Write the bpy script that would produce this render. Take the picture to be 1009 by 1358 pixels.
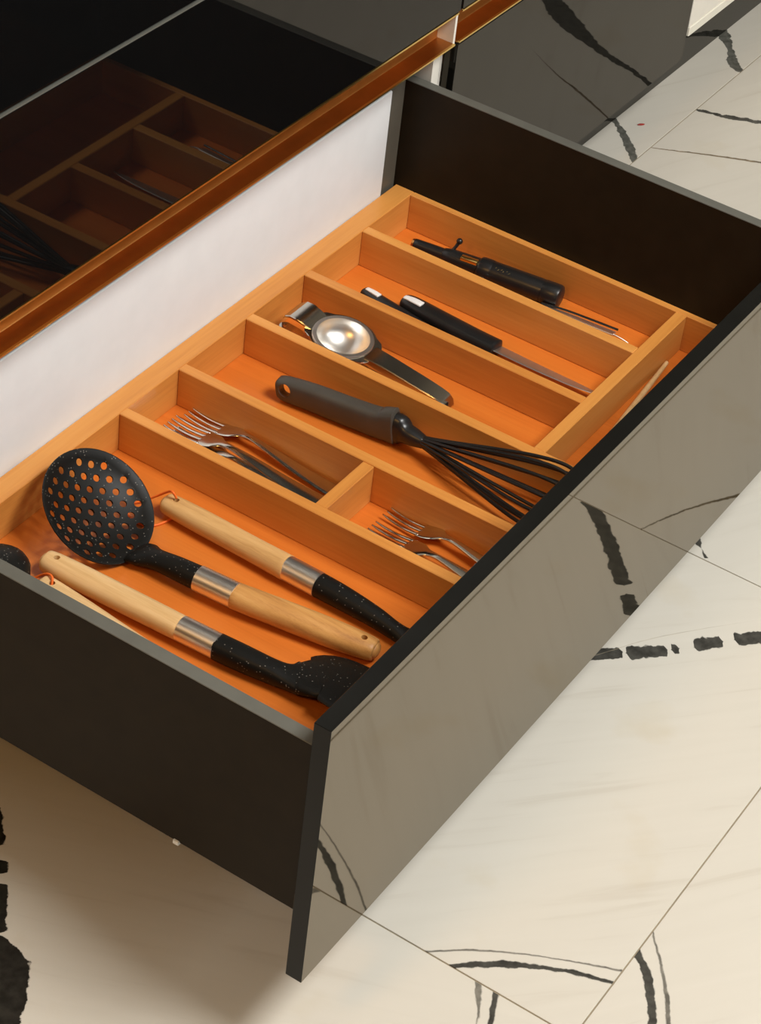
import bpy, bmesh, math, random
from mathutils import Vector, Matrix

random.seed(7)
for o in list(bpy.data.objects):
    bpy.data.objects.remove(o, do_unlink=True)
scene = bpy.context.scene
col = scene.collection

# ------------------------------------------------------------------ camera
W, H = 1009.0, 1358.0
FPX, CX, CY = 3207.808, 542.665, 488.690
CAM = Vector((-1.1051, -0.62095, 1.65014))
RR = Vector((0.5389916, -0.8357235, 0.1051397))      # right
RD = Vector((-0.4559584, -0.3944373, -0.7978227))    # down
RF = Vector((0.7082302, 0.3820804, -0.5936535))      # forward
cam = bpy.data.cameras.new('camera')
cam_o = bpy.data.objects.new('camera', cam)
col.objects.link(cam_o)
m3 = Matrix((RR, -RD, -RF)).transposed()
cam_o.matrix_world = Matrix.Translation(CAM) @ m3.to_4x4()
cam.sensor_fit = 'HORIZONTAL'
cam.sensor_width = 36.0
cam.lens = FPX / W * 36.0
cam.shift_x = (W / 2 - CX) / W
cam.shift_y = (CY - H / 2) / W
cam.clip_start = 0.05
cam.clip_end = 50
scene.camera = cam_o


def onz(u, v, z):
    """photo pixel -> point on the horizontal plane at height z"""
    d = RR * ((u - CX) / FPX) + RD * ((v - CY) / FPX) + RF
    return CAM + d * ((z - CAM.z) / d.z)


# ------------------------------------------------------------------ world, light, exposure
world = bpy.data.worlds.new('world')
scene.world = world
world.use_nodes = True
world.node_tree.nodes['Background'].inputs[0].default_value = (1.0, 0.98, 0.95, 1)
world.node_tree.nodes['Background'].inputs[1].default_value = 0.15


def area(name, loc, target, sx, sy, power, color):
    l = bpy.data.lights.new(name, 'AREA')
    l.shape = 'RECTANGLE'
    l.size, l.size_y = sx, sy
    l.energy = power
    l.color = color
    o = bpy.data.objects.new(name, l)
    col.objects.link(o)
    o.location = loc
    o.rotation_euler = (Vector(target) - Vector(loc)).to_track_quat('-Z', 'Y').to_euler()
    return o


area('ceiling_light', (0.45, -1.05, 2.52), (0.65, -0.35, 0.0), 0.9, 0.9, 104, (1.0, 0.985, 0.96))
area('warm_lamp', (-1.75, 0.35, 2.35), (-0.2, 0.3, 0.0), 0.35, 0.35, 14.0, (1.0, 0.50, 0.12))
area('window_light', (1.35, -2.72, 1.45), (0.9, 0.0, 0.6), 1.5, 1.3, 34, (1.0, 0.99, 0.97))
scene.view_settings.view_transform = 'Standard'
scene.view_settings.look = 'None'
scene.view_settings.gamma = 1.0
scene.view_settings.use_curve_mapping = False
scene.view_settings.exposure = -0.12

# ------------------------------------------------------------------ materials
MATS = {}


def newmat(name):
    m = bpy.data.materials.new(name)
    m.use_nodes = True
    MATS[name] = m
    nt = m.node_tree
    return m, nt, nt.nodes['Principled BSDF']


def N(nt, typ, **kw):
    n = nt.nodes.new(typ)
    for k, v in kw.items():
        setattr(n, k, v)
    return n


def L(nt, a, b):
    nt.links.new(a, b)


def math_n(nt, op, a, b=None, c=None, clamp=False):
    n = nt.nodes.new('ShaderNodeMath')
    n.operation = op
    n.use_clamp = clamp
    for i, x in enumerate((a, b, c)):
        if x is None:
            continue
        if isinstance(x, (int, float)):
            n.inputs[i].default_value = x
        else:
            nt.links.new(x, n.inputs[i])
    return n.outputs[0]


def noise(nt, scale, vec_scale=(1, 1, 1), detail=3, coord='Object'):
    tc = N(nt, 'ShaderNodeTexCoord')
    mp = N(nt, 'ShaderNodeMapping')
    mp.inputs['Scale'].default_value = vec_scale
    L(nt, tc.outputs[coord], mp.inputs[0])
    nz = N(nt, 'ShaderNodeTexNoise')
    nz.inputs['Scale'].default_value = scale
    nz.inputs['Detail'].default_value = detail
    L(nt, mp.outputs[0], nz.inputs['Vector'])
    return nz


def ramp(nt, fac, stops):
    r = N(nt, 'ShaderNodeValToRGB')
    e = r.color_ramp.elements
    while len(e) < len(stops):
        e.new(0.5)
    for i, (p, c) in enumerate(stops):
        e[i].position = p
        e[i].color = (*c, 1)
    L(nt, fac, r.inputs[0])
    return r


def bump(nt, b, height, strength=0.1, dist=0.001):
    bn = N(nt, 'ShaderNodeBump')
    bn.inputs['Strength'].default_value = strength
    bn.inputs['Distance'].default_value = dist
    L(nt, height, bn.inputs['Height'])
    L(nt, bn.outputs[0], b.inputs['Normal'])


def plain(name, colr, rough=0.4, metal=0.0, ior=1.5, coat=0.0, var=0.12, nscale=40, brush=None):
    m, nt, b = newmat(name)
    nz = noise(nt, nscale, brush or (1, 1, 1))
    lo = tuple(c * (1 - var) for c in colr)
    hi = tuple(min(1, c * (1 + var)) for c in colr)
    r = ramp(nt, nz.outputs['Fac'], [(0.3, lo), (0.7, hi)])
    L(nt, r.outputs[0], b.inputs['Base Color'])
    b.inputs['Roughness'].default_value = rough
    b.inputs['Metallic'].default_value = metal
    b.inputs['IOR'].default_value = ior
    b.inputs['Coat Weight'].default_value = coat
    if brush:
        bump(nt, b, nz.outputs['Fac'], 0.08, 0.0004)
    return m


def wood(name, dark, mid, light, stretch, rough=0.38, streak=18):
    m, nt, b = newmat(name)
    nz = noise(nt, streak, stretch, 6)
    fine = noise(nt, streak * 9, tuple(s if s < 1 else s * 1.5 for s in stretch), 2)
    mx = math_n(nt, 'ADD', math_n(nt, 'MULTIPLY', nz.outputs['Fac'], 0.75),
                math_n(nt, 'MULTIPLY', fine.outputs['Fac'], 0.25))
    r = ramp(nt, mx, [(0.3, dark), (0.5, mid), (0.72, light)])
    L(nt, r.outputs[0], b.inputs['Base Color'])
    b.inputs['Roughness'].default_value = rough
    bump(nt, b, mx, 0.06, 0.0006)
    return m


BD, BM, BL = (0.52, 0.185, 0.034), (0.645, 0.265, 0.054), (0.73, 0.340, 0.085)
wood('beech_y', BD, BM, BL, (1.4, 0.10, 1.4))
wood('beech_x', BD, BM, BL, (0.10, 1.4, 1.4))
wood('beech_base', (0.52, 0.130, 0.016), (0.62, 0.165, 0.022), (0.69, 0.205, 0.030), (1.6, 0.07, 1.6), 0.35)
wood('handle_pale', (0.60, 0.36, 0.14), (0.73, 0.48, 0.22), (0.80, 0.56, 0.29), (3.5, 0.2, 3.5), 0.45, 30)
wood('handle_tan', (0.36, 0.15, 0.04), (0.57, 0.28, 0.08), (0.70, 0.39, 0.13), (5, 0.3, 5), 0.45, 34)
wood('handle_honey', (0.48, 0.25, 0.08), (0.66, 0.39, 0.15), (0.76, 0.49, 0.22), (4, 0.25, 4), 0.45, 30)

plain('steel', (0.66, 0.63, 0.57), 0.16, 1.0, var=0.06)
plain('steel_satin', (0.88, 0.85, 0.80), 0.33, 1.0, var=0.05)
plain('steel_matte', (0.92, 0.90, 0.86), 0.46, 1.0, var=0.05)
plain('steel_brushed', (0.52, 0.49, 0.43), 0.30, 1.0, var=0.15, nscale=160, brush=(0.1, 3, 0.1))
plain('blade_steel', (0.74, 0.71, 0.66), 0.42, 1.0, var=0.08)
plain('gold', (0.58, 0.26, 0.07), 0.32, 1.0, var=0.08)
plain('gold_edge', (0.90, 0.62, 0.20), 0.30, 1.0, var=0.05)
plain('gloss_black_front', (0.012, 0.011, 0.008), 0.02, 0, ior=2.6, var=0.05)
plain('gloss_black', (0.006, 0.006, 0.005), 0.02, 0, ior=1.44, var=0.05)
plain('gloss_glass', (0.004, 0.004, 0.004), 0.02, 0, ior=1.35, var=0.05)
plain('edge_black', (0.007, 0.007, 0.006), 0.12, 0, ior=1.28, var=0.1)
for nm_ in ('gloss_black_front', 'gloss_black', 'gloss_glass'):
    MATS[nm_].node_tree.nodes['Principled BSDF'].inputs['Specular Tint'].default_value = (1.0, 0.87, 0.66, 1)
plain('drawer_side', (0.021, 0.0150, 0.0085), 0.42, 0, ior=1.18, var=0.1)
plain('drawer_cap', (0.105, 0.105, 0.088), 0.5, 0, var=0.08)
plain('bracket_grey', (0.10, 0.09, 0.068), 0.5, 0, var=0.05)
plain('white_board', (0.77, 0.80, 0.80), 0.4, 0, var=0.02)
plain('carcass_white', (0.78, 0.74, 0.65), 0.45, 0, var=0.02)
plain('cream_gloss', (0.80, 0.77, 0.66), 0.2, 0, var=0.02)
plain('black_plastic', (0.012, 0.012, 0.012), 0.32, 0, var=0.15)
plain('black_wire', (0.010, 0.010, 0.010), 0.35, 0, var=0.15)
plain('whisk_grip', (0.060, 0.054, 0.044), 0.42, 0, var=0.12)
plain('inlay_white', (0.80, 0.79, 0.76), 0.3, 0, var=0.03)
plain('string_orange', (0.95, 0.17, 0.015), 0.6, 0, var=0.1)
plain('print_gold', (0.30, 0.23, 0.08), 0.5, 0.3, var=0.2, nscale=600)
plain('grout', (0.30, 0.25, 0.17), 0.8, 0, var=0.1)
plain('wall_paint', (0.14, 0.125, 0.10), 0.7, 0, var=0.03, nscale=6)
plain('wall_pale', (0.78, 0.77, 0.74), 0.6, 0, var=0.03, nscale=6)
plain('wall_warm', (0.22, 0.15, 0.08), 0.6, 0, var=0.05, nscale=6)
plain('ceiling_paint', (0.42, 0.41, 0.39), 0.8, 0, var=0.02, nscale=6)
plain('stone_dark', (0.02, 0.02, 0.02), 0.15, 0, var=0.3)

# speckled black nylon
m, nt, b = newmat('speckled_nylon')
tc = N(nt, 'ShaderNodeTexCoord')
vo = N(nt, 'ShaderNodeTexVoronoi')
vo.inputs['Scale'].default_value = 380
L(nt, tc.outputs['Object'], vo.inputs['Vector'])
wn = N(nt, 'ShaderNodeSeparateColor')
L(nt, vo.outputs['Color'], wn.inputs[0])
near = math_n(nt, 'LESS_THAN', vo.outputs['Distance'], 0.22)
pick = math_n(nt, 'GREATER_THAN', wn.outputs[0], 0.72)
mask = math_n(nt, 'MULTIPLY', near, pick)
r = ramp(nt, mask, [(0.0, (0.008, 0.008, 0.007)), (1.0, (0.16, 0.15, 0.13))])
L(nt, r.outputs[0], b.inputs['Base Color'])
b.inputs['Roughness'].default_value = 0.45
b.inputs['IOR'].default_value = 1.28


# marble with drawn-in veins: each vein is a centre line and a width given along its chord
def vein_mask(nt, pos, pts, widths, wob, soft=0.0012):
    """pos: separate-xyz outputs (world metres); pts along the vein; widths = (s, halfwidth) list with s in 0..1"""
    p0, p1 = Vector(pts[0]), Vector(pts[-1])
    d = p1 - p0
    ln = d.length
    d /= ln
    n = Vector((-d.y, d.x))
    rx = math_n(nt, 'SUBTRACT', pos.outputs[0], p0.x)
    ry = math_n(nt, 'SUBTRACT', pos.outputs[1], p0.y)
    s = math_n(nt, 'ADD', math_n(nt, 'MULTIPLY', rx, d.x / ln), math_n(nt, 'MULTIPLY', ry, d.y / ln))
    t = math_n(nt, 'ADD', math_n(nt, 'MULTIPLY', rx, n.x), math_n(nt, 'MULTIPLY', ry, n.y))
    cs = [((Vector(p) - p0).dot(d) / ln, (Vector(p) - p0).dot(n)) for p in pts]
    A = max(0.002, max(abs(c[1]) for c in cs) * 1.05)
    wm = max(w for _, w in widths) * 1.05

    def curve(stops, lin=False):
        fc = N(nt, 'ShaderNodeFloatCurve')
        c = fc.mapping.curves[0]
        stops = sorted(stops)
        while len(c.points) < len(stops):
            c.points.new(0.5, 0.5)
        for pt, (x, y) in zip(c.points, stops):
            pt.location = (x, y)
            pt.handle_type = 'VECTOR' if lin else 'AUTO'
        fc.mapping.update()
        L(nt, s, fc.inputs['Value'])
        return fc.outputs[0]
    wob = math_n(nt, 'MULTIPLY', wob, min(1.0, wm / 0.0085))
    cc = curve([(a, 0.5 + bb / A * 0.5) for a, bb in cs])
    ww = curve([(a, bb / wm) for a, bb in widths], True)
    centre = math_n(nt, 'MULTIPLY', math_n(nt, 'SUBTRACT', cc, 0.5), 2 * A)
    dist = math_n(nt, 'ABSOLUTE', math_n(nt, 'ADD', math_n(nt, 'SUBTRACT', t, centre), wob))
    half = math_n(nt, 'MULTIPLY', ww, wm)
    inside = math_n(nt, 'MULTIPLY', math_n(nt, 'SUBTRACT', half, dist), 1.0 / soft, clamp=True)
    on = math_n(nt, 'MULTIPLY', math_n(nt, 'GREATER_THAN', s, 0.0), math_n(nt, 'LESS_THAN', s, 1.0))
    return math_n(nt, 'MULTIPLY', inside, on)


def marble(name, veins, streak_rot=0.0, wander=False):
    m, nt, b = newmat(name)
    geo = N(nt, 'ShaderNodeNewGeometry')
    pos = N(nt, 'ShaderNodeSeparateXYZ')
    L(nt, geo.outputs['Position'], pos.inputs[0])
    nz = N(nt, 'ShaderNodeTexNoise')
    nz.inputs['Scale'].default_value = 95
    nz.inputs['Detail'].default_value = 4
    L(nt, geo.outputs['Position'], nz.inputs['Vector'])
    nw = math_n(nt, 'MULTIPLY', math_n(nt, 'SUBTRACT', nz.outputs['Fac'], 0.5), 0.011)
    # cream ground with faint streaks and stains
    mp = N(nt, 'ShaderNodeMapping')
    mp.inputs['Scale'].default_value = (3, 38, 1)
    rt = N(nt, 'ShaderNodeMapping')
    rt.inputs['Rotation'].default_value = (0, 0, streak_rot)
    L(nt, geo.outputs['Position'], rt.inputs[0])
    L(nt, rt.outputs[0], mp.inputs[0])
    st = N(nt, 'ShaderNodeTexNoise')
    st.inputs['Scale'].default_value = 1.6
    st.inputs['Detail'].default_value = 5
    st.inputs['Distortion'].default_value = 0.6
    L(nt, mp.outputs[0], st.inputs['Vector'])
    sr = ramp(nt, st.outputs['Fac'], [(0.28, (0.545, 0.51, 0.435)), (0.40, (0.585, 0.555, 0.48)), (0.7, (0.60, 0.57, 0.495))])
    bl = N(nt, 'ShaderNodeTexNoise')
    bl.inputs['Scale'].default_value = 9
    bl.inputs['Detail'].default_value = 6
    L(nt, geo.outputs['Position'], bl.inputs['Vector'])
    br = ramp(nt, bl.outputs['Fac'], [(0.28, (0.96, 0.93, 0.87)), (0.42, (1, 1, 1))])
    mul = N(nt, 'ShaderNodeMix', data_type='RGBA', blend_type='MULTIPLY')
    mul.inputs[0].default_value = 1.0
    L(nt, sr.outputs[0], mul.inputs[6])
    L(nt, br.outputs[0], mul.inputs[7])
    colr = mul.outputs[2]
    if wander:
        wv = N(nt, 'ShaderNodeTexNoise')
        wv.inputs['Scale'].default_value = 1.3
        wv.inputs['Detail'].default_value = 3
        L(nt, geo.outputs['Position'], wv.inputs['Vector'])
        line = math_n(nt, 'ABSOLUTE', math_n(nt, 'SUBTRACT', wv.outputs['Fac'], 0.47))
        mk = math_n(nt, 'LESS_THAN', line, 0.0045)
        veins = [('mask', mk, (0.12, 0.11, 0.09))]
    for v in veins:
        if v[0] == 'mask':
            mk, vc = v[1], v[2]
        else:
            pts, widths, vc = v
            mk = vein_mask(nt, pos, pts, widths, nw)
        mx = N(nt, 'ShaderNodeMix', data_type='RGBA')
        L(nt, mk, mx.inputs[0])
        L(nt, colr, mx.inputs[6])
        g = ramp(nt, nz.outputs['Fac'], [(0.35, tuple(c * 0.7 for c in vc)), (0.65, tuple(c * 1.35 for c in vc))])
        L(nt, g.outputs[0], mx.inputs[7])
        colr = mx.outputs[2]
    L(nt, colr, b.inputs['Base Color'])
    b.inputs['Roughness'].default_value = 0.22
    b.inputs['IOR'].default_value = 1.42
    return m


DK = (0.055, 0.053, 0.045)
GR = (0.16, 0.15, 0.125)
TAN = (0.33, 0.28, 0.2)


def dashes(spans, w):
    out = [(0.0, 0.0)]
    for a, bq in spans:
        out += [(a, 0.0), (a + 0.006, w * 0.95), (bq - 0.006, w * 0.85), (bq, 0.0)]
    out.append((1.0, 0.0))
    r, last = [], -1
    for s, v in out:
        if s <= last:
            s = last + 0.002
        if s <= 1.0:
            r.append((s, v))
            last = s
    return r


marble('marble_main', [
    ([(0.52, 0.105), (0.581, 0.04), (0.636, -0.017), (0.673, -0.046), (0.713, -0.082), (0.744, -0.11), (0.770, -0.136), (0.79, -0.172)],
     dashes([(0.05, 0.19), (0.2, 0.315), (0.323, 0.437), (0.447, 0.470), (0.511, 0.596), (0.628, 0.986)], 0.0100), DK),
    ([(0.150, -0.045), (0.160, -0.056), (0.183, -0.082), (0.208, -0.12), (0.231, -0.176), (0.236, -0.19)],
     [(0, .001), (.1, .0035), (.35, .0045), (.55, .003), (1, .0025)], DK),
    ([(0.150, -0.018), (0.160, -0.030), (0.199, -0.08), (0.230, -0.138), (0.248, -0.178), (0.254, -0.192)],
     [(0, .0015), (.3, .0017), (.6, .0012), (1, .0019)], GR),
    ([(0.44, 0.16), (0.55, 0.06), (0.66, -0.01), (0.76, -0.09)], [(0, .0), (.4, .0006), (.7, .0008), (1, .0)], TAN),
], 0.75)
marble('marble_front', [
    ([(0.290, -0.165), (0.275, -0.178), (0.253, -0.201), (0.214, -0.226), (0.185, -0.232)],
     [(0, .0035), (.3, .005), (.6, .0045), (1, .004)], DK),
    ([(0.318, -0.168), (0.304, -0.178), (0.262, -0.212), (0.222, -0.237), (0.19, -0.245)],
     [(0, .001), (.3, .0018), (.6, .0026), (1, .003)], GR),
], 0.6)
marble('marble_side', [
    ([(0.162, -0.083), (0.155, -0.087), (0.121, -0.106), (0.08, -0.118)], [(0, .004), (.2, .003), (.5, .001), (1, .001)], GR),
    ([(0.162, -0.100), (0.155, -0.104), (0.128, -0.115), (0.09, -0.13)], [(0, .003), (.3, .0035), (.6, .003), (1, .002)], DK),
    ([(0.09, 0.41), (0.036, 0.352), (-0.003, 0.313), (-0.030, 0.292), (-0.075, 0.250), (-0.135, 0.205), (-0.20, 0.17)],
     dashes([(0.13, 0.26), (0.30, 0.345), (0.37, 0.52)], 0.011)[:-1] + [(0.535, 0.008), (0.60, 0.026), (0.72, 0.024), (0.86, 0.012), (1.0, 0.0)],
     (0.022, 0.020, 0.016)),
], 1.2)
marble('marble_right', [
    ([(0.75, -0.105), (0.791, -0.092), (0.838, -0.075), (0.870, -0.059), (0.904, -0.039), (0.95, -0.01)],
     [(0, .001), (.3, .0014), (.6, .0020), (.8, .003), (1, .0015)], (0.13, 0.10, 0.06)),
    ([(0.79, 0.016), (0.807, 0.035), (0.83, 0.05)], [(0, .003), (.30, .0005), (.45, .004), (.65, .003), (.8, 0), (1, 0)], DK),
], 0.5)
marble('marble_far', [
    ([(1.625, 0.47), (1.631, 0.449), (1.640, 0.420), (1.660, 0.375), (1.677, 0.318), (1.714, 0.247), (1.754, 0.192), (1.80, 0.15)],
     [(0, .003), (.12, .005), (.3, .006), (.5, .010), (.66, .019), (.8, .020), (1, .008)], DK),
    ([(1.49, 0.47), (1.502, 0.446), (1.525, 0.405), (1.556, 0.345), (1.58, 0.292), (1.63, 0.22)],
     [(0, .0012), (.3, .0024), (.5, .0028), (.7, .0016), (1, .0)], (0.17, 0.13, 0.08)),
], 0.4)
marble('marble_back', [
    ([(1.57, 0.58), (1.522, 0.532), (1.489, 0.497), (1.443, 0.455), (1.42, 0.43)],
     [(0, .005), (.3, .0045), (.5, .0065), (.66, .0075), (.8, .005), (1, .005)], (0.10, 0.10, 0.085)),
    ([(1.87, 0.55), (1.845, 0.528), (1.808, 0.497), (1.782, 0.481), (1.772, 0.456)],
     [(0, .011), (.3, .010), (.5, .004), (.75, .009), (1, .007)], (0.10, 0.10, 0.085)),
], 0.4)
marble('marble_plain', [], 1.0, True)

# ------------------------------------------------------------------ mesh helpers
WORLD = {}


def put(name, bm, mat, parent=None, smooth=False, kind=None):
    """link bm (world coordinates) as one object; its origin is the parent's, or the centre of its own base"""
    bmesh.ops.recalc_face_normals(bm, faces=bm.faces)
    if parent is not None:
        org = WORLD[parent.name]
    else:
        xs = [v.co for v in bm.verts]
        org = Vector(((min(c.x for c in xs) + max(c.x for c in xs)) / 2,
                      (min(c.y for c in xs) + max(c.y for c in xs)) / 2, min(c.z for c in xs)))
    for v in bm.verts:
        v.co -= org
    me = bpy.data.meshes.new(name)
    bm.to_mesh(me)
    bm.free()
    me.materials.append(MATS[mat])
    if smooth:
        for p in me.polygons:
            p.use_smooth = True
        me.set_sharp_from_angle(angle=math.radians(smooth if smooth > 1 else 40))
    o = bpy.data.objects.new(name, me)
    col.objects.link(o)
    if parent is not None:
        o.parent = parent
    else:
        o.location = org
    WORLD[o.name] = org.copy()
    if kind:
        o['kind'] = kind
    return o


def tag(o, label, cat, group=None):
    o['label'] = label
    o['category'] = cat
    if group:
        o['group'] = group
    return o


def thing(name, loc, label, cat, group=None):
    o = bpy.data.objects.new(name, None)
    o.empty_display_size = 0.03
    col.objects.link(o)
    o.location = loc
    WORLD[o.name] = Vector(loc)
    return tag(o, label, cat, group)


def box(x0, x1, y0, y1, z0, z1, bev=0.0, bm=None, seg=1):
    b2 = bmesh.new()
    vs = [b2.verts.new((x, y, z)) for x in (x0, x1) for y in (y0, y1) for z in (z0, z1)]
    for f in ((0, 1, 3, 2), (4, 6, 7, 5), (0, 4, 5, 1), (2, 3, 7, 6), (0, 2, 6, 4), (1, 5, 7, 3)):
        b2.faces.new([vs[i] for i in f])
    bmesh.ops.recalc_face_normals(b2, faces=b2.faces)
    if bev:
        bmesh.ops.bevel(b2, geom=b2.edges[:], offset=bev, segments=seg, affect='EDGES', profile=0.5)
    if bm is None:
        return b2
    join(bm, b2)
    return bm


def join(bm, other):
    me = bpy.data.meshes.new('tmp')
    other.to_mesh(me)
    other.free()
    bm.from_mesh(me)
    bpy.data.meshes.remove(me)


def loft(bm, rings, close=False):
    vr = [[bm.verts.new(p) for p in r] for r in rings]
    n = len(vr[0])
    k = len(vr)
    for i in range(k if close else k - 1):
        a, b2 = vr[i], vr[(i + 1) % k]
        for j in range(n):
            bm.faces.new((a[j], a[(j + 1) % n], b2[(j + 1) % n], b2[j]))
    if not close:
        bm.faces.new(vr[0])
        bm.faces.new(vr[-1])
    return bm


def spline(pts, seg):
    """Catmull-Rom through equal-length tuples"""
    out = []
    n = len(pts)
    for i in range(n - 1):
        p0, p1, p2, p3 = pts[max(0, i - 1)], pts[i], pts[i + 1], pts[min(n - 1, i + 2)]
        for k in range(seg):
            t = k / seg
            out.append(tuple(0.5 * (2 * b + (c - a) * t + (2 * a - 5 * b + 4 * c - d) * t * t + (3 * b - a - 3 * c + d) * t ** 3)
                             for a, b, c, d in zip(p0, p1, p2, p3)))
    out.append(tuple(pts[-1]))
    return out


def rod(pts, n=16, seg=6, power=2.0, roll=0.0, cap=0.35, bm=None, up=Vector((0, 0, 1))):
    """loft of superellipse sections along pts of (x, y, z, halfwidth, halfheight[, roll])"""
    bm = bm or bmesh.new()
    P = spline([tuple(p) for p in pts], seg) if seg > 1 else [tuple(p) for p in pts]
    rings = []
    K = len(P)
    tang = []
    for i in range(K):
        a = Vector(P[max(0, i - 1)][:3])
        b2 = Vector(P[min(K - 1, i + 1)][:3])
        tang.append((b2 - a).normalized())

    def ring(c, T, w, h, rl):
        S = T.cross(up)
        if S.length < 1e-4:
            S = Vector((1, 0, 0))
        S.normalize()
        U = S.cross(T).normalized()
        S2 = S * math.cos(rl) + U * math.sin(rl)
        U2 = U * math.cos(rl) - S * math.sin(rl)
        r = []
        for j in range(n):
            a = 2 * math.pi * j / n
            ca, sa = math.cos(a), math.sin(a)
            e = 2.0 / power
            r.append(c + S2 * (w * math.copysign(abs(ca) ** e, ca)) + U2 * (h * math.copysign(abs(sa) ** e, sa)))
        return r
    for i in range(K):
        x = P[i]
        rl = roll + (x[5] if len(x) > 5 else 0.0)
        w, h = max(x[3], 1e-4), max(x[4], 1e-4)
        c = Vector(x[:3])
        if i == 0 and cap:
            q = cap * min(w, h)
            for k, sc in ((1.0, 0.45), (0.72, 0.75), (0.3, 0.94)):
                rings.append(ring(c - tang[0] * q * k, tang[0], w * sc, h * sc, rl))
        rings.append(ring(c, tang[i], w, h, rl))
        if i == K - 1 and cap:
            q = cap * min(w, h)
            for k, sc in ((0.3, 0.94), (0.72, 0.75), (1.0, 0.45)):
                rings.append(ring(c + tang[i] * q * k, tang[i], w * sc, h * sc, rl))
    return loft(bm, rings)


def cyl(c, axis, r, length, n=20, bm=None, r2=None):
    axis = Vector(axis).normalized()
    a = Vector(c) - axis * length / 2
    b2 = Vector(c) + axis * length / 2
    up = Vector((0, 0, 1)) if abs(axis.z) < 0.9 else Vector((1, 0, 0))
    S = axis.cross(up).normalized()
    U = S.cross(axis)
    bm = bm or bmesh.new()
    r2 = r if r2 is None else r2
    loft(bm, [[p + (S * math.cos(2 * math.pi * j / n) + U * math.sin(2 * math.pi * j / n)) * q for j in range(n)]
              for p, q in ((a, r), (b2, r2))])
    return bm


def cut(bm, cutter):
    """boolean difference of two bmeshes"""
    ob = []
    for q in (bm, cutter):
        bmesh.ops.recalc_face_normals(q, faces=q.faces)
        me = bpy.data.meshes.new('tmp')
        q.to_mesh(me)
        q.free()
        o = bpy.data.objects.new('tmp', me)
        col.objects.link(o)
        ob.append(o)
    md = ob[0].modifiers.new('b', 'BOOLEAN')
    md.operation = 'DIFFERENCE'
    md.object = ob[1]
    md.solver = 'EXACT'
    dg = bpy.context.evaluated_depsgraph_get()
    ev = ob[0].evaluated_get(dg)
    me = bpy.data.meshes.new_from_object(ev)
    out = bmesh.new()
    out.from_mesh(me)
    for o in ob:
        d = o.data
        bpy.data.objects.remove(o, do_unlink=True)
        bpy.data.meshes.remove(d)
    bpy.data.meshes.remove(me)
    return out


def copy_tree(o, parent=None):
    c = o.copy()
    col.objects.link(c)
    if parent is not None:
        c.parent = parent
    for ch in list(o.children):
        copy_tree(ch, c)
    return c


# ------------------------------------------------------------------ dimensions (metres, floor at z = 0)
ZT = 0.377            # top of the drawer front
TH = 0.0155           # front thickness
ZB = 0.092            # bottom of the fronts
FW = 0.9405           # width of the open drawer's front
YC = 0.477            # plane of the closed fronts
ZS = ZT - 0.044       # top of the drawer sides
ZR = ZT - 0.178       # top of the tray
ZF = ZT - 0.223       # tray floor
SX0, SX1 = 0.018, 0.031       # near side
RX0, RX1 = 0.9095, 0.9223     # far side
YB = 0.5135           # face of the drawer's back board

# ------------------------------------------------------------------ floor
TX, TY, JX, JY = 0.626, 0.640, 0.160, -0.178
floor = put('floor', box(JX - 4 * TX, JX + 4 * TX, JY - 4 * TY, JY + 2 * TY, -0.03, -0.0012), 'grout', None, kind='structure')
special = {(0, 0): 'marble_main', (0, -1): 'marble_front', (-1, 0): 'marble_side', (1, 0): 'marble_right',
           (2, 0): 'marble_far', (2, 1): 'marble_back', (-1, -1): 'marble_side'}
for i in range(-4, 4):
    for j in range(-4, 2):
        g = 0.0007
        put('tile', box(JX + i * TX + g, JX + (i + 1) * TX - g, JY + j * TY + g, JY + (j + 1) * TY - g, -0.010, 0.0, 0.0004),
            special.get((i, j), 'marble_plain'), floor)

# ------------------------------------------------------------------ room
X0, X1, Y0, Y1, ZC = JX - 4 * TX, JX + 4 * TX, JY - 4 * TY, 1.09, 2.6
put('wall_back', box(X0, X1, Y1, Y1 + 0.08, 0, ZC), 'wall_pale', kind='structure')
wf = bmesh.new()
for wx0, wx1, wz0, wz1 in ((X0, 0.55, 0, ZC), (2.15, X1, 0, ZC), (0.55, 2.15, 0, 0.75), (0.55, 2.15, 2.15, ZC)):
    box(wx0, wx1, Y0 - 0.08, Y0, wz0, wz1, bm=wf)
put('wall_front', wf, 'wall_paint', kind='structure')
put('wall_left', box(X0 - 0.08, X0, Y0, Y1, 0, ZC), 'wall_warm', kind='structure')
put('wall_right', box(X1, X1 + 0.08, Y0, Y1, 0, ZC), 'wall_paint', kind='structure')
put('ceiling', box(X0, X1, Y0, Y1, ZC, ZC + 0.08), 'ceiling_paint', kind='structure')
put('baseboard_back', box(0.0, 2.2, 0.534, 0.552, 0.0, 0.127), 'gloss_black', kind='structure')

# ------------------------------------------------------------------ cabinets


def profile_gola(x0, x1, parent):
    """gold C channel between two fronts"""
    pts = [(0.0005, 0.0405), (0.0005, 0.0393), (0.0225, 0.0393), (0.0232, 0.0385), (0.0232, 0.0045), (0.0225, 0.0036),
           (0.0020, 0.0035), (0.0020, 0.0012), (0.0248, 0.0012), (0.0255, 0.002), (0.0255, 0.041), (0.0248, 0.0415), (0.0005, 0.0415)]
    rings = [[Vector((x, YC + a, ZT + b2)) for a, b2 in pts] for x in (x0, x1)]
    g = put('handle_profile', loft(bmesh.new(), rings), 'gold', parent, smooth=50)
    for zz in (0.0418, 0.0030):
        put('lip', box(x0, x1, YC - 0.0006, YC + 0.0020, ZT + zz - 0.0012, ZT + zz + 0.0008), 'gold_edge', g)
    return g


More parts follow.
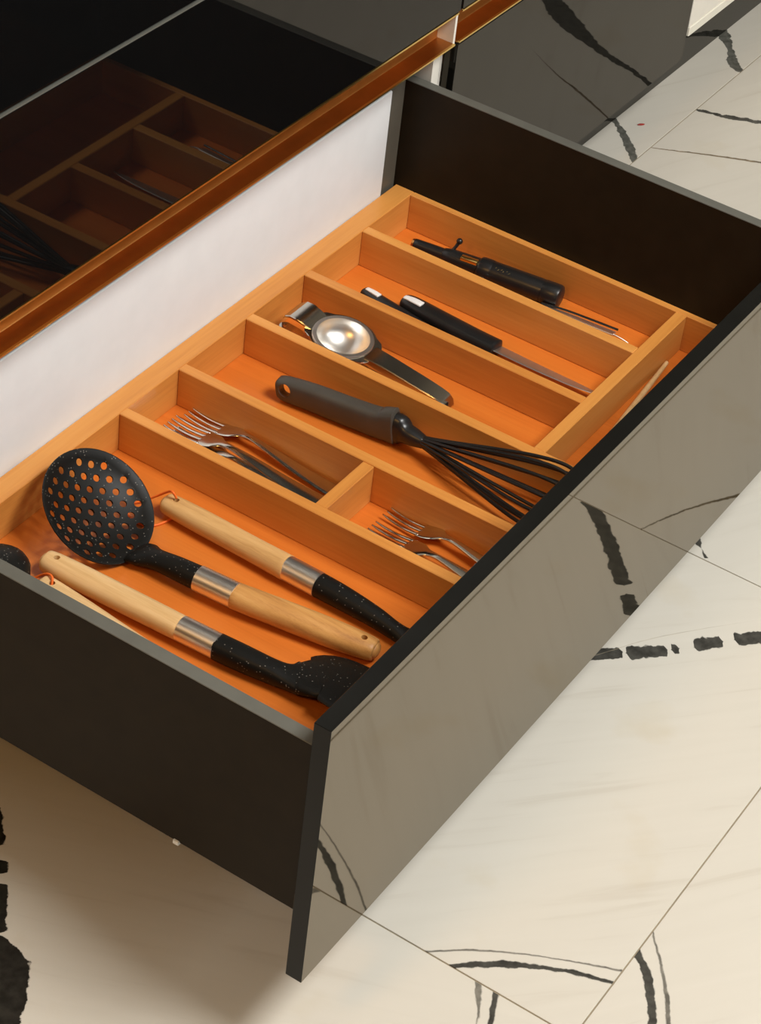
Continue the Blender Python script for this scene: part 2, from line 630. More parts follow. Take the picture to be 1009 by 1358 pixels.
def gable(x0, x1, parent, tongue=False):
    b2 = bmesh.new()
    if tongue:
        box(x1 - 0.0042, x1, YC + 0.0030, YC + 0.0275, ZT + 0.0005, ZT + 0.043, bm=b2)
    box(x0, x1, YC + 0.0275, 1.06, ZB, 0.785, bm=b2)
    box(x0, x1, YC + 0.0175, YC + 0.0275, ZB, ZT + 0.0005, bm=b2)
    box(x0, x1, YC + 0.0175, YC + 0.0275, ZT + 0.043, 0.785, bm=b2)
    return put('side_wall', b2, 'carcass_white', parent)


unit = thing('base_cabinet', (FW / 2, 0.75, 0.0), 'glossy black base cabinet with its deep drawer pulled open', 'cabinet')
gable(0.0, 0.0155, unit)
gable(0.9255, 0.941, unit, True)
put('bottom_panel', box(0.0155, 0.9255, YC + 0.0175, 1.06, ZB, ZB + 0.016), 'carcass_white', unit)
put('back_wall', box(0.0155, 0.9255, 1.05, 1.06, ZB + 0.016, 0.785), 'carcass_white', unit)
profile_gola(0.0, 0.9365, unit)
put('drawer_front', box(0, FW, YC, YC + TH, ZT + 0.0428, ZT + 0.2435, 0.0010), 'gloss_glass', unit)
put('drawer_front', box(0, FW, YC, YC + TH, ZT + 0.2475, 0.785, 0.0010), 'gloss_glass', unit)

put('edge_or_glint_strip', box(0.001, FW - 0.001, YC - 0.0002, YC + TH, ZT + 0.2436, ZT + 0.2452), 'drawer_cap', unit)  # light caught along the seam, painted as a grey strip; no real part

# the open drawer: a part of its cabinet, with sub-parts
drawer = put('drawer', box(SX1, RX0, TH + 0.0002, YB, 0.1465, 0.1505), 'drawer_side', unit)
drawer['label'] = 'deep dark drawer pulled out, holding the wooden tray'
fr = put('front_panel', box(0, FW, 0, TH, ZB, ZT, 0.0004), 'gloss_black_front', drawer)
fr.data.materials.append(MATS['edge_black'])
for pg in fr.data.polygons:
    if pg.normal.y > -0.9:
        pg.material_index = 1
fr['label'] = 'glossy dark drawer front mirroring the marble floor'
for x0, x1 in ((SX0, SX1), (RX0, RX1)):
    put('side_panel', box(x0, x1, TH + 0.0002, 0.530, 0.1465, ZS - 0.0012), 'drawer_side', drawer)
    put('edge_or_glint_strip', box(x0, x1, TH + 0.0002, 0.530, ZS - 0.0012, ZS, 0.0004), 'drawer_cap', drawer)
bk = put('back_panel', box(0.062, 0.8785, YB, YB + 0.014, 0.1505, ZS, 0.0012), 'white_board', drawer)
bk['label'] = 'white drawer back board'
for x0, x1 in ((SX1, 0.062), (0.8785, RX0)):
    put('corner_bracket', box(x0, x1, YB + 0.003, YB + 0.0165, 0.1505, ZS - 0.001, 0.0006), 'bracket_grey', drawer)
p = onz(232, 1117, 0.147)
put('clip', box(SX0 - 0.002, SX0 + 0.006, p.y - 0.003, p.y + 0.003, 0.1435, 0.1478, 0.0006), 'white_board', drawer)
for x0, x1 in ((0.0158, SX0 - 0.0002), (RX1 + 0.0002, 0.9252)):
    put('runner', box(x0, x1, 0.40, 1.0, 0.158, 0.185), 'drawer_cap', unit)

# neighbour to the right
unit2 = thing('base_cabinet', (1.26, 0.75, 0.0), 'glossy black base cabinet with closed fronts reflecting the marble floor', 'cabinet')
put('drawer_front', box(0.9435, 1.5795, YC, YC + TH, ZB, ZT, 0.0010), 'gloss_black', unit2)
put('drawer_front', box(0.9435, 1.5795, YC, YC + TH, ZT + 0.0428, ZT + 0.2435, 0.0010), 'gloss_black', unit2)
put('drawer_front', box(0.9435, 1.5795, YC, YC + TH, ZT + 0.2475, 0.785, 0.0010), 'gloss_black', unit2)
profile_gola(0.9455, 1.5795, unit2)
gable(0.9415, 0.957, unit2)
gable(1.564, 1.5795, unit2)

# white unit further right
unit3 = thing('base_cabinet', (1.89, 0.75, 0.0), 'cream white base cabinet beside the glossy black one', 'cabinet')
put('door', box(1.583, 2.19, YC, YC + 0.018, 0.140, 0.785, 0.001), 'carcass_white', unit3)
put('edge_or_glint_strip', box(1.583, 2.19, YC - 0.0015, YC + 0.018, 0.1265, 0.140, 0.0008), 'cream_gloss', unit3)
put('body', box(1.583, 2.19, YC + 0.0185, 1.06, 0.1275, 0.785), 'carcass_white', unit3)

ct = put('countertop', box(-0.01, 2.2, YC - 0.008, 1.085, 0.787, 0.807, 0.002), 'stone_dark')
tag(ct, 'thin dark worktop running along all the base cabinets', 'worktop')

# ------------------------------------------------------------------ cutlery tray
TX0, TX1 = SX1 + 0.0005, RX0 - 0.0005
TYF, TYB = 0.0165, YB - 0.0005
tray = thing('cutlery_tray', ((TX0 + TX1) / 2, (TYF + TYB) / 2, 0.1506), 'orange beech cutlery tray with dividers fitted inside the drawer', 'cutlery tray')
put('base_panel', box(TX0, TX1, TYF, TYB, 0.1507, ZF), 'beech_base', tray)
YRF = 0.4885
put('back_rail', box(TX0, TX1, YRF, TYB, ZF, ZR, 0.0008), 'beech_x', tray)
put('front_rail', box(TX0, TX1, TYF, TYF + 0.012, ZF, ZR, 0.0008), 'beech_x', tray)
put('side_rail', box(TX0, TX0 + 0.012, TYF + 0.012, YRF, ZF, ZR, 0.0008), 'beech_y', tray)
put('side_rail', box(TX1 - 0.0085, TX1, TYF + 0.012, YRF, ZF, ZR, 0.0008), 'beech_y', tray)
DV = [0.379, 0.473, 0.587, 0.692, 0.803]
DT = 0.0125
CBY = 0.137
for k, x in enumerate(DV):
    y0 = TYF + 0.012 if k < 3 else CBY + 0.013
    put('divider', box(x, x + DT, y0, YRF, ZF, ZR, 0.0008), 'beech_y', tray)
put('cross_divider', box(DV[2] + DT, TX1 - 0.0085, CBY, CBY + 0.013, ZF, ZR, 0.0008), 'beech_x', tray)
put('cross_divider', box(DV[0] + DT, DV[1], 0.254, 0.267, ZF, ZR - 0.0008, 0.0008), 'beech_x', tray)

# ------------------------------------------------------------------ kitchen utensils with wooden handles


def hole_cut(bm, c, r):
    return cut(bm, cyl(c, (0.0, 0.0, 1), r, 0.08, 16))


def grip(parent, end, start, r_end, r_mid, r_start, mat, hole=True):
    """wooden handle from its free end to the collar, with a hanging hole"""
    E_, A_ = Vector(end), Vector(start)
    P_ = []
    for t, r in ((0, r_end * 0.72), (0.035, r_end), (0.3, r_mid), (0.7, r_mid), (1.0, r_start)):
        c = E_.lerp(A_, t)
        P_.append((c.x, c.y, c.z, r * 1.08, r * 0.95))
    bm = rod(P_, 20, 5, 2.3, cap=0.5)
    if hole:
        bm = hole_cut(bm, E_.lerp(A_, 0.085), 0.0030)
    return put('handle', bm, mat, parent, smooth=45)


def collar(parent, a, b2, r):
    a, b2 = Vector(a), Vector(b2)
    P_ = [(*a.lerp(b2, t), r, r) for t in (0, 1)]
    return put('collar', rod(P_, 24, 1, 2.0, cap=0.10), 'steel_satin', parent, smooth=35)


def v3(x, y, h):
    return (x, y, ZF + h)


# spatula
t = thing('spatula', v3(0.21, 0.25, 0), 'wooden-handled turner with pale grip and broad speckled black blade at the drawer front', 'spatula', 'wooden handled utensils in the tray')
grip(t, v3(0.1985, 0.4300, 0.0125), v3(0.2036, 0.2793, 0.0135), 0.0105, 0.0115, 0.0112, 'handle_pale')
collar(t, v3(0.2036, 0.2793, 0.0135), v3(0.2053, 0.2400, 0.0135), 0.0122)
b_ = rod([(0.2053, 0.2405, ZF + .0135, .0115, .0115), (0.2072, 0.215, ZF + .0135, .0115, .0112), (0.2105, 0.185, ZF + .013, .011, .010),
          (0.214, 0.170, ZF + .013, .0135, .008, .06), (0.2185, 0.161, ZF + .0135, .020, .007, .12), (0.225, 0.151, ZF + .0145, .028, .006, .18), (0.234, 0.138, ZF + .0155, .0375, .0048, .22),
          (0.2365, 0.10, ZF + .0135, .0405, .0034, .20), (0.238, 0.052, ZF + .011, .040, .0022, .15)], 24, 6, 2.6, cap=0.4)
put('blade', b_, 'speckled_nylon', t, smooth=50)

# serving spoon with orange loop
t = thing('serving_spoon', v3(0.33, 0.25, 0), 'wooden-handled speckled black spoon with orange hanging string beside the divider', 'spoon', 'wooden handled utensils in the tray')
grip(t, v3(0.3340, 0.3960, 0.012), v3(0.3300, 0.2530, 0.0135), 0.0100, 0.0112, 0.0118, 'handle_honey')
collar(t, v3(0.3300, 0.2530, 0.0135), v3(0.3296, 0.2170, 0.0135), 0.0122)
b_ = rod([(0.3296, 0.2172, ZF + .0135, .0115, .0115), (0.329, 0.19, ZF + .0135, .011, .011), (0.3275, 0.155, ZF + .0125, .0095, .0095),
          (0.3255, 0.128, ZF + .010, .0085, .008), (0.3260, 0.112, ZF + .0085, .014, .006), (0.327, 0.088, ZF + .0075, .027, .0055),
          (0.328, 0.060, ZF + .007, .031, .005), (0.328, 0.036, ZF + .008, .022, .004)], 24, 6, 2.2, cap=0.4)
put('bowl', b_, 'speckled_nylon', t, smooth=50)


def string_loop(parent, pts, r=0.0012):
    put('hanging_loop', rod([(*p_, r, r) for p_ in pts], 8, 6, 2.0), 'string_orange', parent, smooth=60)


hc = Vector(v3(0.3337, 0.3840, 0.0))
string_loop(t, [(hc.x, hc.y, ZF + .024), (hc.x - .001, hc.y + .004, ZF + .030), (hc.x + .002, hc.y + .012, ZF + .024),
                (hc.x + .001, hc.y + .025, ZF + .012), (hc.x - .006, hc.y + .038, ZF + .003), (hc.x - .014, hc.y + .044, ZF + .0015),
                (hc.x - .026, hc.y + .036, ZF + .0015), (hc.x - .030, hc.y + .020, ZF + .0015), (hc.x - .024, hc.y + .008, ZF + .0015),
                (hc.x - .011, hc.y + .002, ZF + .0015), (hc.x - .002, hc.y, ZF + .002)])

# skimmer
t = thing('skimmer', v3(0.27, 0.30, 0), 'speckled black skimmer with round holed head and tan wooden handle', 'skimmer', 'wooden handled utensils in the tray')
grip(t, v3(0.2915, 0.1290, 0.0120), v3(0.2676, 0.2665, 0.0150), 0.0105, 0.0125, 0.0120, 'handle_tan')
collar(t, v3(0.2676, 0.2665, 0.0150), v3(0.2648, 0.3060, 0.0155), 0.0125)
put('neck', rod([(0.2648, 0.3055, ZF + .0155, .0115, .0115), (0.2632, 0.330, ZF + .0155, .011, .0105), (0.2628, 0.352, ZF + .0135, .011, .0085),
                 (0.2640, 0.366, ZF + .0105, .016, .0065), (0.2655, 0.3760, ZF + .0070, .017, .0045)], 20, 6, 2.2, cap=0.3), 'speckled_nylon', t, smooth=50)
hcn = Vector((0.2667, 0.4235, 0.1905))
nrm = Vector((0.03, -0.70, 1.0)).normalized()
ha = Vector((1, 0, 0)) - nrm * nrm.x
ha.normalize()
hb = nrm.cross(ha)
HR = 0.0580
prof_in, prof_out = [], []
for k in range(9):
    q = k / 8
    rr_ = HR * q
    dep = 0.0145 * (1 - q ** 2.6)
    prof_in.append((rr_, -dep))
    prof_out.append((rr_, -dep - 0.0024 * (1 - 0.55 * q)))
pr_ = prof_out[1:] + [(HR + 0.0009, -0.0004), (HR + 0.0006, 0.0008), (HR - 0.0012, 0.0008)] + prof_in[::-1][1:-1]
bm = bmesh.new()
NS = 56
ringv = []
for (r_, z_) in pr_:
    ringv.append([bm.verts.new(hcn + ha * (r_ * math.cos(2 * math.pi * j / NS)) + hb * (r_ * math.sin(2 * math.pi * j / NS)) + nrm * z_) for j in range(NS)])
for i in range(len(ringv) - 1):
    for j in range(NS):
        bm.faces.new((ringv[i][j], ringv[i][(j + 1) % NS], ringv[i + 1][(j + 1) % NS], ringv[i + 1][j]))
bm.faces.new(ringv[0])
bm.faces.new(ringv[-1])
cb = bmesh.new()
sp = 0.0132
ang = 0.35
for a in range(-5, 6):
    for c in range(-5, 6):
        x_ = (a + c * 0.5) * sp
        y_ = c * sp * 0.866
        if math.hypot(x_, y_) < 0.0490:
            xr_ = x_ * math.cos(ang) - y_ * math.sin(ang)
            yr_ = x_ * math.sin(ang) + y_ * math.cos(ang)
            cyl(hcn + ha * xr_ + hb * yr_ - nrm * 0.010, nrm, 0.0034, 0.05, 14, cb)
put('head', cut(bm, cb), 'speckled_nylon', t, smooth=40)

# utensils half hidden by the near side
t = thing('ladle', v3(0.12, 0.40, 0), 'speckled black ladle head behind the near drawer side', 'ladle', 'wooden handled utensils in the tray')
bm = bmesh.new()
lc = Vector(v3(0.146, 0.4500, 0.0195))
rings = []
for k in range(1, 13):
    th = math.pi * k / 13
    rings.append([lc + Vector((0.040 * math.sin(th) * math.cos(2 * math.pi * j / 28), 0.033 * math.sin(th) * math.sin(2 * math.pi * j / 28), 0.0190 * math.cos(th))) for j in range(28)])
loft(bm, rings)
put('bowl', bm, 'speckled_nylon', t, smooth=60)
put('neck', rod([(0.149, 0.428, ZF + .014, .009, .008), (0.137, 0.375, ZF + .013, .0085, .0085), (0.125, 0.335, ZF + .0125, .010, .010)], 16, 6), 'speckled_nylon', t, smooth=50)
collar(t, (0.125, 0.336, ZF + .0125), (0.112, 0.300, ZF + .0125), 0.0118)
grip(t, (0.068, 0.160, ZF + .0125), (0.112, 0.300, ZF + .0125), 0.0105, 0.0118, 0.0115, 'handle_honey')

t = thing('slotted_spoon', v3(0.16, 0.30, 0), 'pale wooden handle with orange string lying tight behind the near drawer side', 'spoon', 'wooden handled utensils in the tray')
grip(t, v3(0.1735, 0.4130, 0.0105), v3(0.1575, 0.2680, 0.0120), 0.0095, 0.0105, 0.0108, 'handle_pale')
collar(t, v3(0.1575, 0.2680, 0.0120), v3(0.1535, 0.2320, 0.0120), 0.0113)
put('bowl', rod([(0.1535, 0.2322, ZF + .0115, .0105, .0105), (0.150, 0.19, ZF + .0115, .009, .009), (0.147, 0.155, ZF + .010, .010, .007),
                 (0.145, 0.12, ZF + .008, .027, .005), (0.143, 0.08, ZF + .007, .031, .004), (0.142, 0.05, ZF + .007, .020, .003)], 22, 6), 'speckled_nylon', t, smooth=50)
hc = Vector(v3(0.1722, 0.4010, 0.0))
string_loop(t, [(hc.x, hc.y, ZF + .017), (hc.x + .004, hc.y + .003, ZF + .022), (hc.x + .008, hc.y + .012, ZF + .018), (hc.x + .007, hc.y + .022, ZF + .010),
                (hc.x + .000, hc.y + .028, ZF + .003), (hc.x - .012, hc.y + .024, ZF + .0015), (hc.x - .014, hc.y + .008, ZF + .003)])

# ------------------------------------------------------------------ forks


def fork(loc, rz, label, group):
    t = thing('fork', (0, 0, 0), label, 'fork', group)
    hl = rod([(0, -0.095, .0025, .0062, .0011), (0, -0.088, .0026, .0098, .0014), (0, -0.05, .0042, .0082, .0017), (0, -0.01, .0085, .0060, .0019),
              (0, 0.018, .0112, .0036, .0018), (0, 0.030, .0104, .0050, .0014), (0, 0.038, .0090, .0098, .0011), (0, 0.047, .0068, .0122, .0010),
              (0, 0.055, .0052, .0124, .0009)], 14, 5, 2.4, cap=0.5)
    put('handle', hl, 'steel', t, smooth=60)
    for k in range(4):
        x = -0.0102 + k * 0.0068
        put('tine', rod([(x, 0.053, .0056, .0020, .0010), (x, 0.070, .0032, .0017, .0010), (x * 0.99, 0.085, .0035, .0014, .0009), (x * 0.97, 0.096, .0052, .0008, .0007)],
                        8, 4, 2.4, cap=0.5), 'steel', t, smooth=60)
    t.location = loc
    t.rotation_euler = (0, 0, rz)
    return t


GL, GRP = 'forks behind the short cross divider', 'forks in front of the short cross divider'
fk = fork((0.4640, 0.3720, ZF + 0.0012), math.radians(-3.0), 'steel fork lying against the far divider behind the short cross piece', GL)


def fork_copy(loc, rot, label, group):
    c = copy_tree(fk)
    c.location = loc
    c.rotation_euler = rot
    c['label'] = label
    c['group'] = group
    return c


fork_copy((0.4375, 0.3760, ZF + 0.0034), (0, 0.0, math.radians(-1.5)), 'steel fork on top of another beside the long divider behind the cross piece', GL)
fork_copy((0.4290, 0.3660, ZF + 0.0004), (0, 0.0, math.radians(-0.5)), 'steel fork half hidden underneath another behind the short cross piece', GL)
fork_copy((0.4610, 0.1340, ZF + 0.0012), (0, 0.0, math.radians(-4.5)), 'steel fork nearer the whisk in the small front compartment', GRP)
fork_copy((0.4330, 0.1340, ZF + 0.0012), (0, 0.0, math.radians(-1.5)), 'steel fork nearer the serving spoon in the small front compartment', GRP)

# ------------------------------------------------------------------ whisk
t = thing('whisk', v3(0.55, 0.27, 0), 'black balloon whisk with thick charcoal handle in its own compartment', 'whisk')
w0, w1 = onz(371, 511, ZF + .016), onz(524, 567, ZF + .020)
dv = (w1 - w0)
hp = []
for tt, hw, hh, dz in ((0.0, .0080, .0105, -.002), (0.06, .0090, .0128, -.001), (0.3, .0098, .0142, 0), (0.6, .0102, .0150, -.001), (0.85, .0105, .0158, -.001), (0.94, .0107, .0178, .0010), (1.0, .0107, .0192, .0020)):
    c = w0 + dv * tt
    hp.append((c.x, c.y, c.z + dz, hw, hh))
bm = rod(hp, 24, 6, 3.6, cap=0.25)
ax = dv.normalized()
sd = ax.cross(Vector((0, 0, 1))).normalized()
hcx = w0 + dv * 0.065
cb = cyl(hcx + Vector((0, 0, -.001)), (-0.88, -0.20, 0.36), 0.0070, 0.08, 18)
put('handle', cut(bm, cb), 'whisk_grip', t, smooth=40)
nk = onz(549, 580, ZF + .020)
axis = Vector((-0.085, -1.0, 0.115)).normalized()
put('ferrule', rod([(*(w1 + dv * 0.0), .0098, .0175), (*(w1 + dv * 0.06), .0098, .0160), (*(w1.lerp(nk, .62)), .0092, .0105), (*nk, .0088, .0088), (*(nk + (nk - w1).normalized() * .012), .0062, .0062)], 20, 4, 2.6, cap=0.3), 'black_plastic', t, smooth=45)
ws = nk + (nk - w1).normalized() * .006
e1 = axis.cross(Vector((0, 0, 1))).normalized()
e2 = e1.cross(axis).normalized()
LW = 0.205
for k in range(6):
    ph = math.pi * k / 6 + 0.15
    dirv = e1 * math.cos(ph) + e2 * math.sin(ph)
    lp = []
    prof = [(0.0, .0035), (0.08, .0062), (0.25, .0135), (0.45, .0225), (0.65, .0305), (0.82, .0335), (0.93, .0270), (0.985, .0140), (1.0, 0.0)]
    seq = [(a, b2) for a, b2 in prof] + [(a, -b2) for a, b2 in prof[::-1][1:]]
    for a, b2 in seq:
        sq = LW * a * (1 - 0.012 * k)
        c = ws + axis * sq + dirv * b2 * (1.0 + 0.05 * math.sin(k * 2.1))
        c.z = max(c.z, ZF + 0.0021)
        lp.append((c.x, c.y, c.z, .0019, .0019))
    put('wire', rod(lp, 8, 5, 2.0, cap=0.2, up=e1 * math.sin(ph + .02) - e2 * math.cos(ph + .02)), 'black_wire', t, smooth=60)

# ------------------------------------------------------------------ citrus press
pc, pe = onz(455, 447, ZF + .034), onz(592, 528, ZF + .018)
A_ = (pe - pc)
PL = A_.length
A_.normalize()
B_ = Vector((0, 0, 1)).cross(A_).normalized()
C_ = A_.cross(B_)


def pl(a, b2, c):
    return pc + A_ * a + B_ * b2 + C_ * c


t = thing('citrus_squeezer', (pc.x, pc.y, ZF), 'polished steel hand citrus squeezer with round cup and flat handles', 'citrus squeezer')
# upper cup: shell with flat rim
bm = bmesh.new()
CR = 0.0278
inn, out = [], []
for k in range(0, 11):
    th = math.pi / 2 * k / 10
    inn.append((CR * math.sin(th), -CR * 0.80 * math.cos(th)))
    out.append(((CR + .0012) * math.sin(th), -(CR * 0.80 + .0012) * math.cos(th)))
prf = out[1:] + [(CR + .0045, 0.0), (CR + .0050, .0008), (CR + .0045, .0016), (CR + .0005, .0016)] + inn[::-1][:-1]
NS = 48
rg = [[bm.verts.new(pl(r_ * math.cos(2 * math.pi * j / NS), r_ * math.sin(2 * math.pi * j / NS), z_)) for j in range(NS)] for r_, z_ in prf]
for i in range(len(rg) - 1):
    for j in range(NS):
        bm.faces.new((rg[i][j], rg[i][(j + 1) % NS], rg[i + 1][(j + 1) % NS], rg[i + 1][j]))
bm.faces.new(rg[0])
bm.faces.new(rg[-1])
put('cup', bm, 'steel_satin', t, smooth=40)


def plate(outline, c0, th, hole=None):
    """extruded outline in squeezer coordinates; c0(a) gives its height"""
    b3 = bmesh.new()
    lo = [b3.verts.new(pl(a, b2, c0(a))) for a, b2 in outline]
    hi = [b3.verts.new(pl(a, b2, c0(a) + th)) for a, b2 in outline]
    n = len(lo)
    for j in range(n):
        b3.faces.new((lo[j], lo[(j + 1) % n], hi[(j + 1) % n], hi[j]))
    b3.faces.new(lo[::-1])
    b3.faces.new(hi)
    return b3


# collar plate around the cup with shoulders
rim = []
for j in range(40):
    a = 2 * math.pi * j / 40
    ra = 0.0360 if abs(math.cos(a)) < 0.75 else 0.0420
    rim.append((ra * math.cos(a) * 1.02, 0.0350 * math.sin(a)))
bm = plate(rim, lambda a: -0.0016, 0.0015)
bm = cut(bm, cyl(pl(0, 0, 0), C_, CR + .0012, 0.03, 40))
put('rim_plate', bm, 'steel', t, smooth=30)


def strip(secs, parent, name, mat='steel'):
    """channel strip: secs of (a, b, c, halfwidth, depth of side flanges)"""
    b3 = bmesh.new()
    rings_ = []
    for a, b2, c, hw, fd in secs:
        th = 0.0013
        q = [(-hw, -fd), (-hw, 0), (-hw + .0008, .0008), (hw - .0008, .0008), (hw, 0), (hw, -fd), (hw - th, -fd), (hw - th, -th), (-hw + th, -th), (-hw + th, -fd)]
        rings_.append([pl(a, b2 + x_, c + z_) for x_, z_ in q])
    loft(b3, rings_)
    return put(name, b3, mat, parent, smooth=30)


strip([(0.034, 0, .000, .0125, .004), (0.044, 0, .001, .0118, .006), (0.060, 0, .0012, .0114, .007), (0.10, 0, .0005, .0110, .006),
       (PL - .012, 0, .0, .0105, .006), (PL - .002, 0, -.001, .0100, .005), (PL + .004, 0, -.0035, .0085, .004), (PL + .0075, 0, -.0075, .0060, .002)], t, 'handle')
strip([(-0.030, 0, -.0002, .0150, .0012), (-0.038, 0, .0015, .0165, .0014), (-0.048, 0, .0032, .0172, .002), (-0.057, 0, .0022, .0168, .002), (-0.064, 0, -.0030, .0150, .002), (-0.0665, 0, -.0090, .0125, .001)], t, 'hinge_flap')
tb = []
for j in range(24):
    a = 2 * math.pi * j / 24
    tb.append((-0.057 + 0.0085 * math.cos(a) - (0.0 if math.cos(a) < 0 else -0.012), -0.0175 + 0.0075 * math.sin(a)))
bm = plate(tb, lambda a: -0.0135, 0.0015)
bm = cut(bm, cyl(pl(-0.0600, -0.0175, -.0128), C_, 0.0020, 0.02, 14))
put('hinge_tab', bm, 'steel', t, smooth=30)
strip([(0.020, -.010, -.0170, .0085, .004), (0.05, -.011, -.0155, .0080, .005), (0.09, -.009, -.0125, .0075, .005), (PL - .02, -.006, -.0075, .0070, .002), (PL - .008, -.006, -.0070, .0050, .002)], t, 'lower_handle')
bm = bmesh.new()
rings = []
for rad, dpt, ks in ((0.0318, 0.0275, range(1, 8)), (0.0302, 0.0258, range(7, 0, -1))):
    for k in ks:
        th = math.pi / 2 * k / 7
        rings.append([pl(rad * math.sin(th) * math.cos(2 * math.pi * j / 32), rad * math.sin(th) * math.sin(2 * math.pi * j / 32), -0.0022 - dpt * math.cos(th)) for j in range(32)])
loft(bm, rings)
put('lower_cup', bm, 'steel', t, smooth=50)

# ------------------------------------------------------------------ knives
t = thing('knife', v3(0.745, 0.38, 0), 'black-handled knife with white end mark lying against the divider', 'knife', 'black handled knives')
put('handle', rod([(*v3(.7525, .4475, .0085), .0065, .0065), (*v3(.7500, .437, .0085), .0078, .0075), (*v3(.7440, .40, .0085), .0080, .0075), (*v3(.7340, .345, .0085), .0075, .0070)], 18, 5, 2.6), 'black_plastic', t, smooth=45)
put('end_inlay', rod([(*v3(.7522, .4450, .0150), .0028, .0016), (*v3(.7506, .4360, .0158), .0034, .0016), (*v3(.7488, .4270, .0160), .0034, .0016)], 12, 3, 3.0), 'inlay_white', t, smooth=45)
put('blade', rod([(*v3(.7345, .348, .0085), .0006, .0070), (*v3(.728, .31, .0080), .0006, .0068), (*v3(.722, .275, .0075), .0005, .0055), (*v3(.7185, .255, .0060), .0003, .0015)], 12, 4, 2.4), 'blade_steel', t, smooth=45)

t = thing('knife', v3(0.757, 0.29, 0), 'black-handled kitchen knife with broad grey blade and white end mark', 'knife', 'black handled knives')
put('handle', rod([(*v3(.7640, .4040, .0105), .0085, .0080), (*v3(.7630, .3930, .0105), .0112, .0098), (*v3(.7595, .35, .0105), .0118, .0098), (*v3(.7565, .31, .0105), .0120, .0098), (*v3(.7555, .283, .0105), .0122, .0098)], 18, 5, 2.8, cap=0.2), 'black_plastic', t, smooth=45)
put('end_inlay', rod([(*v3(.7620, .4030, .0188), .0034, .0014), (*v3(.7610, .3920, .0204), .0044, .0014), (*v3(.7599, .3800, .0206), .0044, .0014)], 12, 3, 3.0), 'inlay_white', t, smooth=45)
put('blade', rod([(*v3(.7560, .2835, .0125), .0095, .0008, .22), (*v3(.7560, .24, .0115), .0090, .0007, .22), (*v3(.7575, .20, .0105), .0075, .0006, .22), (*v3(.7590, .178, .0100), .0055, .0005, .22), (*v3(.7605, .158, .0095), .0012, .0004, .22)], 14, 5, 2.6, cap=0.2), 'blade_steel', t, smooth=45)

# ------------------------------------------------------------------ black tube tool by the far side
ta, tz = Vector(v3(.8590, .4520, .0160)), Vector(v3(.8805, .2770, .0142))
td = (tz - ta)
t = thing('gas_torch', (ta.x * .5 + tz.x * .5, ta.y * .5 + tz.y * .5, ZF), 'black tube-shaped kitchen torch with brass window and small ball lever', 'torch')


def tp(s, r, dz=0.0):
    c = ta + td * s
    return (c.x, c.y, c.z + dz, r, r)


put('nozzle', rod([tp(0, .0064), tp(.10, .0069), tp(.22, .0071)], 18, 3, 2.0, cap=0.25), 'black_plastic', t, smooth=40)
put('nozzle_ring', rod([tp(-.016, .0057), tp(0.0, .0061)], 18, 1, 2.0, cap=0.1), 'gold', t, smooth=40)
put('valve_body', rod([tp(.20, .0078), tp(.24, .0094), tp(.30, .0100), tp(.42, .0106), tp(.46, .0112)], 20, 3, 2.0, cap=0.2), 'black_plastic', t, smooth=40)
put('barrel', rod([tp(.45, .0123), tp(.465, .0135), tp(.53, .0135), tp(.54, .0129), tp(.56, .0131), tp(.86, .0135), tp(.87, .0129), tp(.885, .0129), tp(.895, .0137), tp(.985, .0137), tp(1.0, .0121)], 24, 2, 2.0, cap=0.15), 'black_plastic', t, smooth=40)
lv = ta + td * .24
lev = put('lever', rod([(lv.x, lv.y, lv.z + .004, .0024, .0024), (lv.x + .0050, lv.y - .003, lv.z + .011, .0019, .0019), (lv.x + .0080, lv.y - .005, lv.z + .0165, .0022, .0022)], 12, 4, 2.0), 'black_plastic', t, smooth=50)
bm = bmesh.new()
bmesh.ops.create_uvsphere(bm, u_segments=16, v_segments=10, radius=0.0036)
bmesh.ops.translate(bm, verts=bm.verts, vec=(lv.x + .0088, lv.y - .0055, lv.z + .0185))
put('knob', bm, 'black_plastic', lev, smooth=60)
q0, q1 = ta + td * .335, ta + td * .445
put('brass_window', rod([(q0.x - .0046, q0.y, q0.z + .0084, .0040, .0024), (q1.x - .0048, q1.y, q1.z + .0088, .0040, .0024)], 12, 1, 4.0, cap=0.2), 'gold_edge', t, smooth=45)
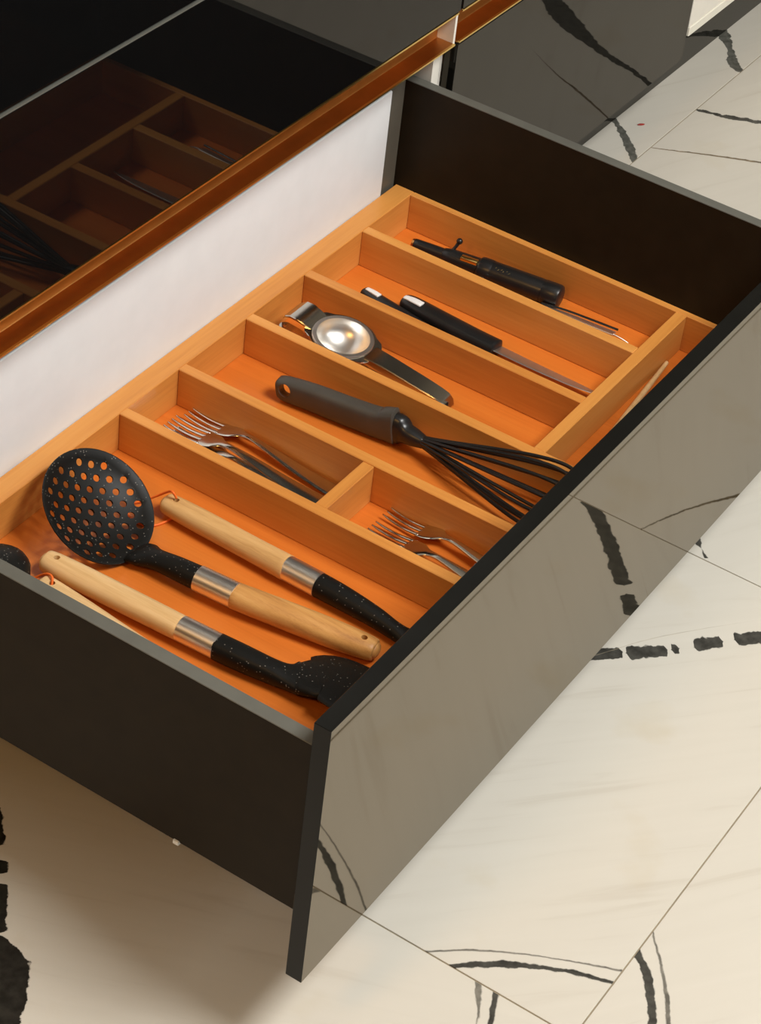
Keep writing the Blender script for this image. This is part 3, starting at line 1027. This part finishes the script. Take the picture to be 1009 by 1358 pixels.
# worn gold print on the barrel: short strokes following its curve
for k in range(6):
    s0 = .575 + .018 * k
    c = ta + td * s0
    up_a = math.radians(62 - (k % 2) * 5)
    off = Vector((-math.cos(up_a) * .0133, 0, math.sin(up_a) * .0133))
    c2 = c + off
    put('print_mark', rod([(c2.x - .0006, c2.y + .0008, c2.z - .0007, .00035, .00012), (c2.x + .0007, c2.y - .0006 * (k % 3), c2.z + .0005, .00035, .00012)], 6, 1, 2.0), 'print_gold', t)
bm = bmesh.new()
bmesh.ops.create_uvsphere(bm, u_segments=16, v_segments=10, radius=0.0042)
sp_ = onz(637, 371, ZF + .018)
bmesh.ops.translate(bm, verts=bm.verts, vec=sp_)
put('valve_screw', bm, 'steel', t, smooth=60)

# slim steel item in front of the torch
t = thing('spreader', v3(.863, .235, 0), 'slim steel spreader lying past the end of the black torch', 'spreader')
put('handle', rod([(*v3(.8590, .290, .0085), .0040, .0014, .3), (*v3(.8640, .262, .0085), .0050, .0014, .3), (*v3(.8665, .225, .0085), .0062, .0014, .3), (*v3(.8680, .2015, .0085), .0064, .0014, .3)], 14, 5, 3.0, cap=0.1), 'blade_steel', t, smooth=40)
put('spine', rod([(*v3(.8630, .290, .0100), .0012, .0012), (*v3(.8690, .262, .0103), .0012, .0012), (*v3(.8725, .225, .0106), .0012, .0012), (*v3(.8742, .2005, .0108), .0012, .0012)], 10, 5, 2.4, cap=0.1), 'black_plastic', t, smooth=40)
put('tip', rod([(*v3(.8670, .2015, .0080), .0012, .0012), (*v3(.8680, .192, .0065), .0009, .0009), (*v3(.8690, .184, .0042), .0005, .0005)], 10, 3), 'blade_steel', t, smooth=40)

# wooden stick in the narrow front strip
k0, k1 = onz(884, 481, ZF + .0045), onz(823, 560, ZF + .0045)
kd = (k1 - k0)
st_ = put('chopstick', rod([(*k0, .0020, .0020), (*(k0 + kd * .05), .0024, .0024), (*(k0 + kd * .5), .0030, .0030), (*(k0 + kd * 1.0), .0034, .0034), (*(k0 + kd * 1.35), .0036, .0036)], 12, 4), 'handle_pale', None, smooth=45)
tag(st_, 'thin pale wooden stick in the narrow strip behind the drawer front', 'stick')

# tiny red fleck on the far floor tile
fl = onz(850, 165, 0.001)
bm = rod([(fl.x + .004, fl.y - .003, .0008, .0010, .0006), (fl.x, fl.y, .0010, .0024, .0009), (fl.x - .004, fl.y + .003, .0008, .0010, .0006)], 10, 4)
plain('fleck_red', (0.32, 0.03, 0.02), 0.6)
tag(put('crumb', bm, 'fleck_red', None, smooth=50), 'tiny dark red fleck on the pale marble floor beside the cabinets', 'crumb')
